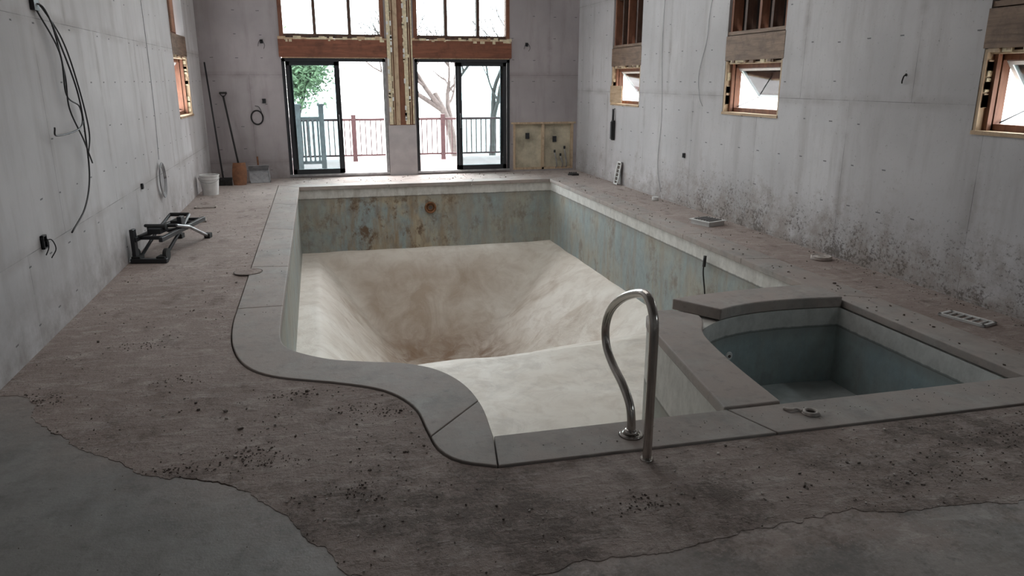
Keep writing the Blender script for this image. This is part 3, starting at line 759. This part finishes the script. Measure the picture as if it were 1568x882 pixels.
mb = MB('vent_box', [M_WHITE, M_ZINC, M_SOIL]); R = Matrix.Translation((4.58,8.1,0)) @ Matrix.Rotation(.3, 4, 'Z')
mb.box((-.13,-.15,0),(.13,.15,.05),0,R); mb.box((-.15,-.17,.05),(.15,.17,.06),0,R); mb.box((-.11,-.13,.055),(.11,.13,.064),2,R)
for k in range(6): mb.box((-.11,-.12+k*.045,.06),(.11,-.11+k*.045,.072),1,R)
mb.finish()
mb = MB('round_lid', [M_LCHIP, M_SOIL]); c = Vector((4.74,6.13,0)); mb.cyl(c+Vector((0,0,.002)), c+Vector((0,0,.03)), .10, .095, n=30); mb.ring(c+Vector((0,0,.03)), (0,0,1), .09, .008); mb.ring(c+Vector((0,0,.031)), (0,0,1), .03, .005); mb.finish()
mb = MB('round_lid', [M_DECK, M_SOIL]); c = Vector((-.70,6.98,Z_C)); mb.cyl(c-Vector((0,0,.01)), c+Vector((0,0,.004)), .12, n=36); mb.ring(c+Vector((0,0,.0)), (0,0,1), .125, .004, m=1); mb.finish(parent=root_pool)  # lid disc made up where the coping has a curved crack
mb = MB('white_pipe_cap', [M_WHITE]); mb.cyl((4.76,9.98,.001),(4.76,9.98,.05),.05,.045); mb.ring((4.76,9.98,.05),(0,0,1),.045,.006); mb.finish()
mb = MB('black_work_glove', [M_RUBBER])
for k in range(4): mb.tube(spline([(4.55+k*.03,13.2,.015),(4.56+k*.04,13.28,.035),(4.57+k*.045,13.36,.014)],4), .013, 8)
mb.box((4.54,13.08,.0),(4.67,13.22,.035)); mb.tube([(4.54,13.12,.02),(4.49,13.18,.014)],.014,8); mb.finish(bevel=.008)

# cables and boxes on walls
mb = MB('hanging_wall_cables', [M_CABLE]); x = XL+.025
mb.tube(spline([(x-.01,6.10,2.22),(x+.03,6.18,2.18),(x+.02,6.45,1.95),(x+.04,6.62,1.60),(x+.02,6.72,1.25),(x+.03,6.62,.95),(x+.04,6.35,.75),(x+.02,6.02,.62)],10), .0065, 8)
mb.tube(spline([(x-.01,6.12,2.24),(x+.02,6.3,2.12),(x+.03,6.40,1.75),(x+.02,6.42,1.50),(x+.03,6.62,1.25),(x+.02,6.8,1.05)],10), .006, 8)
mb.tube(spline([(x-.01,6.10,2.20),(x+.03,6.36,1.9),(x+.02,6.40,1.6),(x+.01,6.72,1.5),(x+.03,6.6,1.35),(x+.02,6.05,1.32),(x+.03,5.98,1.38)],10), .006, 8)
mb.tube(spline([(x-.01,6.14,2.26),(x+.02,6.5,2.0),(x+.03,6.7,1.65),(x+.02,6.84,1.3),(x+.02,6.7,1.1)],10), .006, 8)
mb.box((XL,6.06,2.17),(XL+.03,6.16,2.28)); mb.finish()
mb = MB('hanging_wall_cables', [M_CABLEG]); x = XL+.012
mb.tube(spline([(x,9.55,3.6),(x,9.7,2.9),(x,9.75,2.16),(x,9.72,1.4),(x,9.62,.8)],10), .004, 6)
for k in range(5): mb.tube([(x+.01+.004*k, 9.6+(.13+.012*k)*math.cos(t), .56+(.16+.012*k)*math.sin(t)) for t in [2*math.pi*q/24 for q in range(25)]], .005, 6)
mb.finish()
mb = MB('coiled_wall_cable', [M_CABLE])
for k in range(3): mb.tube([(-1.0+(.09+.008*k)*math.cos(t), YF-.012-.006*k, 1.08+(.11+.008*k)*math.sin(t)) for t in [2*math.pi*q/24 for q in range(25)]], .005, 6)
mb.tube(spline([(-.9,YF-.012,1.1),(-.95,YF-.015,1.25),(-1.02,YF-.01,1.28)],5), .005, 6); mb.finish()
def obox(c, axis, col=M_BLACK, s=.045, wires=True):
    mb = MB('electrical_box', [col, M_ZINC, M_CABLE]); c = Vector(c); nrm = Vector(axis)
    side = Vector((0,1,0)) if abs(nrm.x) else Vector((1,0,0)); up = Vector((0,0,1))
    M4 = Matrix.Translation(c) @ Matrix((side, up, nrm)).transposed().to_4x4()
    w = .008
    mb.box((-s,-s*1.3,0.001),(s,s*1.3,.006),0,M4)
    for q in ((-s,-s+w,-s*1.3,s*1.3),(s-w,s,-s*1.3,s*1.3),(-s,s,-s*1.3,-s*1.3+w),(-s,s,s*1.3-w,s*1.3)): mb.box((q[0],q[2],0.001),(q[1],q[3],.022),0,M4)
    if wires:
        mb.tube(spline([M4 @ Vector(p) for p in ((0,0,.005),(.02,.01,.05),(.05,-.06,.06),(.03,-.12,.03))],5), .004, 6, 2)
        mb.tube(spline([M4 @ Vector(p) for p in ((0,.01,.005),(-.02,.02,.04),(-.05,-.03,.05),(-.06,-.08,.03))],5), .004, 6, 2)
    return mb.finish()
obox((XL,5.54,.65),(1,0,0),s=.035); obox((XL,8.6,.62),(1,0,0),wires=False,s=.022); obox((-.86,YF,1.36),(0,-1,0),wires=False,s=.03)
obox((XR,9.48,.70),(-1,0,0),s=.025,wires=False); obox((-.82,YF,2.35),(0,-1,0),wires=True,s=.025); obox((3.9,YF,2.35),(0,-1,0),wires=True,s=.025)
mb = MB('wall_hook', [M_RUBBER]); mb.tube(spline([(XR,5.55,1.75),(XR-.02,5.55,1.74),(XR-.025,5.56,1.70),(XR-.015,5.57,1.68)],5), .006, 8); mb.cyl((XR-.004,5.55,1.75),(XR,5.55,1.75),.012); mb.finish()
mb = MB('hanging_wall_cables', [M_CABLEG]); x = XR-.01
mb.tube(spline([(x,8.8,3.2),(x,9.0,2.6),(x,9.05,2.2),(x,9.2,1.8),(x,9.15,1.5),(x,9.05,1.38)],8), .003, 6)
mb.tube(spline([(x,10.3,3.4),(x,10.35,2.3),(x,10.25,1.2),(x,10.3,.5),(x,10.15,.1)],8), .003, 6)
mb.finish()
mb = MB('hanging_hand_brush', [M_RUBBER, M_CABLE]); mb.box((XR-.05,12.03,.72),(XR-.01,12.11,1.05),0); mb.cyl((XR-.035,12.07,1.05),(XR-.035,12.07,1.24),.018,m=1); mb.box((XR-.07,12.04,.74),(XR-.05,12.10,1.03),1)
mb.cyl((XR-.035,12.07,1.22),(XR,12.07,1.25),.006,m=1); mb.finish(bevel=.006)
mb = MB('cardboard_sheet', [M_WOODL]); mb.box((XR-.03,11.75,1.34),(XR-.016,12.25,1.62)); mb.box((XR-.034,11.80,1.45),(XR-.03,12.18,1.47)); mb.finish()

# ------------------------------------------------------------------ debris
random.seed(42)
mb = MB('scattered_debris', [M_LCHIP, M_DCHIP])
KEEP = [(4.55,4.19,.26),(4.58,8.1,.24),(4.74,6.13,.13),(4.76,9.98,.08),(4.6,13.2,.22),(1.39,2.85,.07),(1.40,3.08,.09),(-1.53,8.25,.75),(-1.57,13.3,.25),(-1.66,12.25,.2)]
def chip(x, y, s, z=0., m=0):
    if any((x-a)**2+(y-b)**2 < r*r for a, b, r in KEEP): return
    R = Matrix.Translation((x,y,z+s*.2)) @ Matrix.Rotation(random.uniform(0,6.28), 4, 'Z') @ Matrix.Rotation(random.uniform(-.4,.4), 4, 'X')
    a, b, c_ = s*random.uniform(.4,1.2), s*random.uniform(.4,.9), s*random.uniform(.2,.5)
    vs = [R @ Vector((sx*a*random.uniform(.4,1), sy*b*random.uniform(.4,1), sz*c_)) for sz in (-.5,.5) for sx, sy in ((-.5,-.5),(.5,-.5),(.5,.5),(-.5,.5))]
    mb.add(vs, [(0,3,2,1),(4,5,6,7),(0,1,5,4),(1,2,6,5),(2,3,7,6),(3,0,4,7)], m)
HP = [(p.x,p.y) for p in offset(COPE_OUT, .03)]; DP = [(p.x,p.y) for p in DECK_OUT]
cnt = 0
while cnt < 3400:
    r = random.random()
    if r < .40: x, y = random.uniform(XL+.05,XR-.05), random.uniform(2.1,3.6)
    elif r < .65: x, y = random.uniform(XL+.05,-.7), 3.2+10.3*random.random()**1.6
    elif r < .80: x, y = random.uniform(4.32,XR-.03), random.uniform(3,13.6)
    elif r < .88: x, y = random.gauss(.05,.35), random.gauss(3.65,.3)
    else: x, y = XR-.03-abs(random.gauss(0,.07)), random.uniform(3,13)
    if not inside((x,y), DP) or inside((x,y), HP) or noise.noise(Vector((x*1.3,y*1.3,5))) < random.uniform(-.6,.25): continue
    s = min(.03, .004+random.expovariate(1/.004)); chip(x, y, s, 0, 1 if random.random() < .5 else 0); cnt += 1
for cx, cy, k in ((-.68,3.30,70),(-.33,3.28,75),(-.42,3.38,60),(.1,3.75,50),(.27,3.65,40),(-.25,4.02,50),(3.2,2.55,160),(2.6,2.45,120),(3.9,2.5,100),(-1.66,4.33,75),(1.2,2.5,60),(3.6,2.7,90),(-1.6,4.25,60),(-1.2,5.1,40),(.1,2.9,50),(-.9,4.4,40)):
    for _ in range(k):
        x, y = random.gauss(cx,.09 if k < 80 else .3), random.gauss(cy,.04 if k < 80 else .12)
        if x > XL+.02 and inside((x,y), DP) and not inside((x,y), HP): chip(x, y, random.uniform(.004,.014), 0, 1)
for _ in range(420):
    x, y = random.uniform(XL+.1,4.5), 3.3-abs(random.gauss(0,.8))
    if y > .6 and not inside((x,y), DP): chip(x, y, random.uniform(.003,.008), -.003, 1)
for _ in range(140):
    x = random.uniform(.8,4.2); chip(x, random.uniform(2.97,3.15), random.uniform(.003,.009), Z_C, random.randint(0,1))
for _ in range(160): chip(random.uniform(4.0,4.28), random.uniform(3.3,12.8), random.uniform(.005,.03), Z_C, random.randint(0,1))
for _ in range(60): chip(random.uniform(-.66,-.38), random.uniform(5.5,12.8), random.uniform(.004,.012), Z_C, random.randint(0,1))
for _ in range(140): chip(random.uniform(-.5,4.3), random.uniform(13.05,13.9), random.uniform(.006,.03), 0, random.randint(0,1))
mb.finish(fix=False)

# ------------------------------------------------------------------ light
w = bpy.data.worlds.new('overcast_sky'); scene.world = w; w.use_nodes = True
bg = w.node_tree.nodes['Background']; bg.inputs[0].default_value = (.985,.99,1.,1); bg.inputs[1].default_value = 16.0
def portal(name, loc, rot, sx, sy):
    l = bpy.data.lights.new(name, 'AREA'); l.shape = 'RECTANGLE'; l.size = sx; l.size_y = sy; l.cycles.is_portal = True
    o = bpy.data.objects.new(name, l); o.location = loc; o.rotation_euler = rot; COL.objects.link(o)
for i, (a, b) in enumerate(FB): portal('sky_portal', ((a+b)/2, YF+.16, 2.3), (math.radians(-90),0,0), b-a, 4.5)
for i, (a, b) in enumerate(RW): portal('sky_portal', (XR+.195, (a+b)/2, 1.62), (0,math.radians(90),0), .6, b-a)
portal('sky_portal', (XL-.195, 12.1, 2.6), (0,math.radians(-90),0), 2.6, 1.2)
def area_l(name, loc, rot, sx, sy, e, col=(1,1,1)):
    l = bpy.data.lights.new(name, 'AREA'); l.shape = 'RECTANGLE'; l.size = sx; l.size_y = sy; l.energy = e; l.color = col
    o = bpy.data.objects.new(name, l); o.location = loc; o.rotation_euler = rot; COL.objects.link(o)
area_l('ceiling_fill_light', (1.5,9.0,4.9), (0,0,0), 4.0, 6.5, 118, (1,.975,.95))  # fill added under the ceiling to brighten the room, no real fixture

scene.view_settings.view_transform = 'Standard'
cam = bpy.data.cameras.new('camera'); cam.sensor_width = 36; cam.lens = 26.0; cam.clip_end = 300
co = bpy.data.objects.new('camera', cam); COL.objects.link(co); scene.camera = co
p, psi = math.radians(15.65), math.radians(14.49)
co.location = (0,0,H_CAM); co.rotation_euler = (math.pi/2-p, 0, -psi)
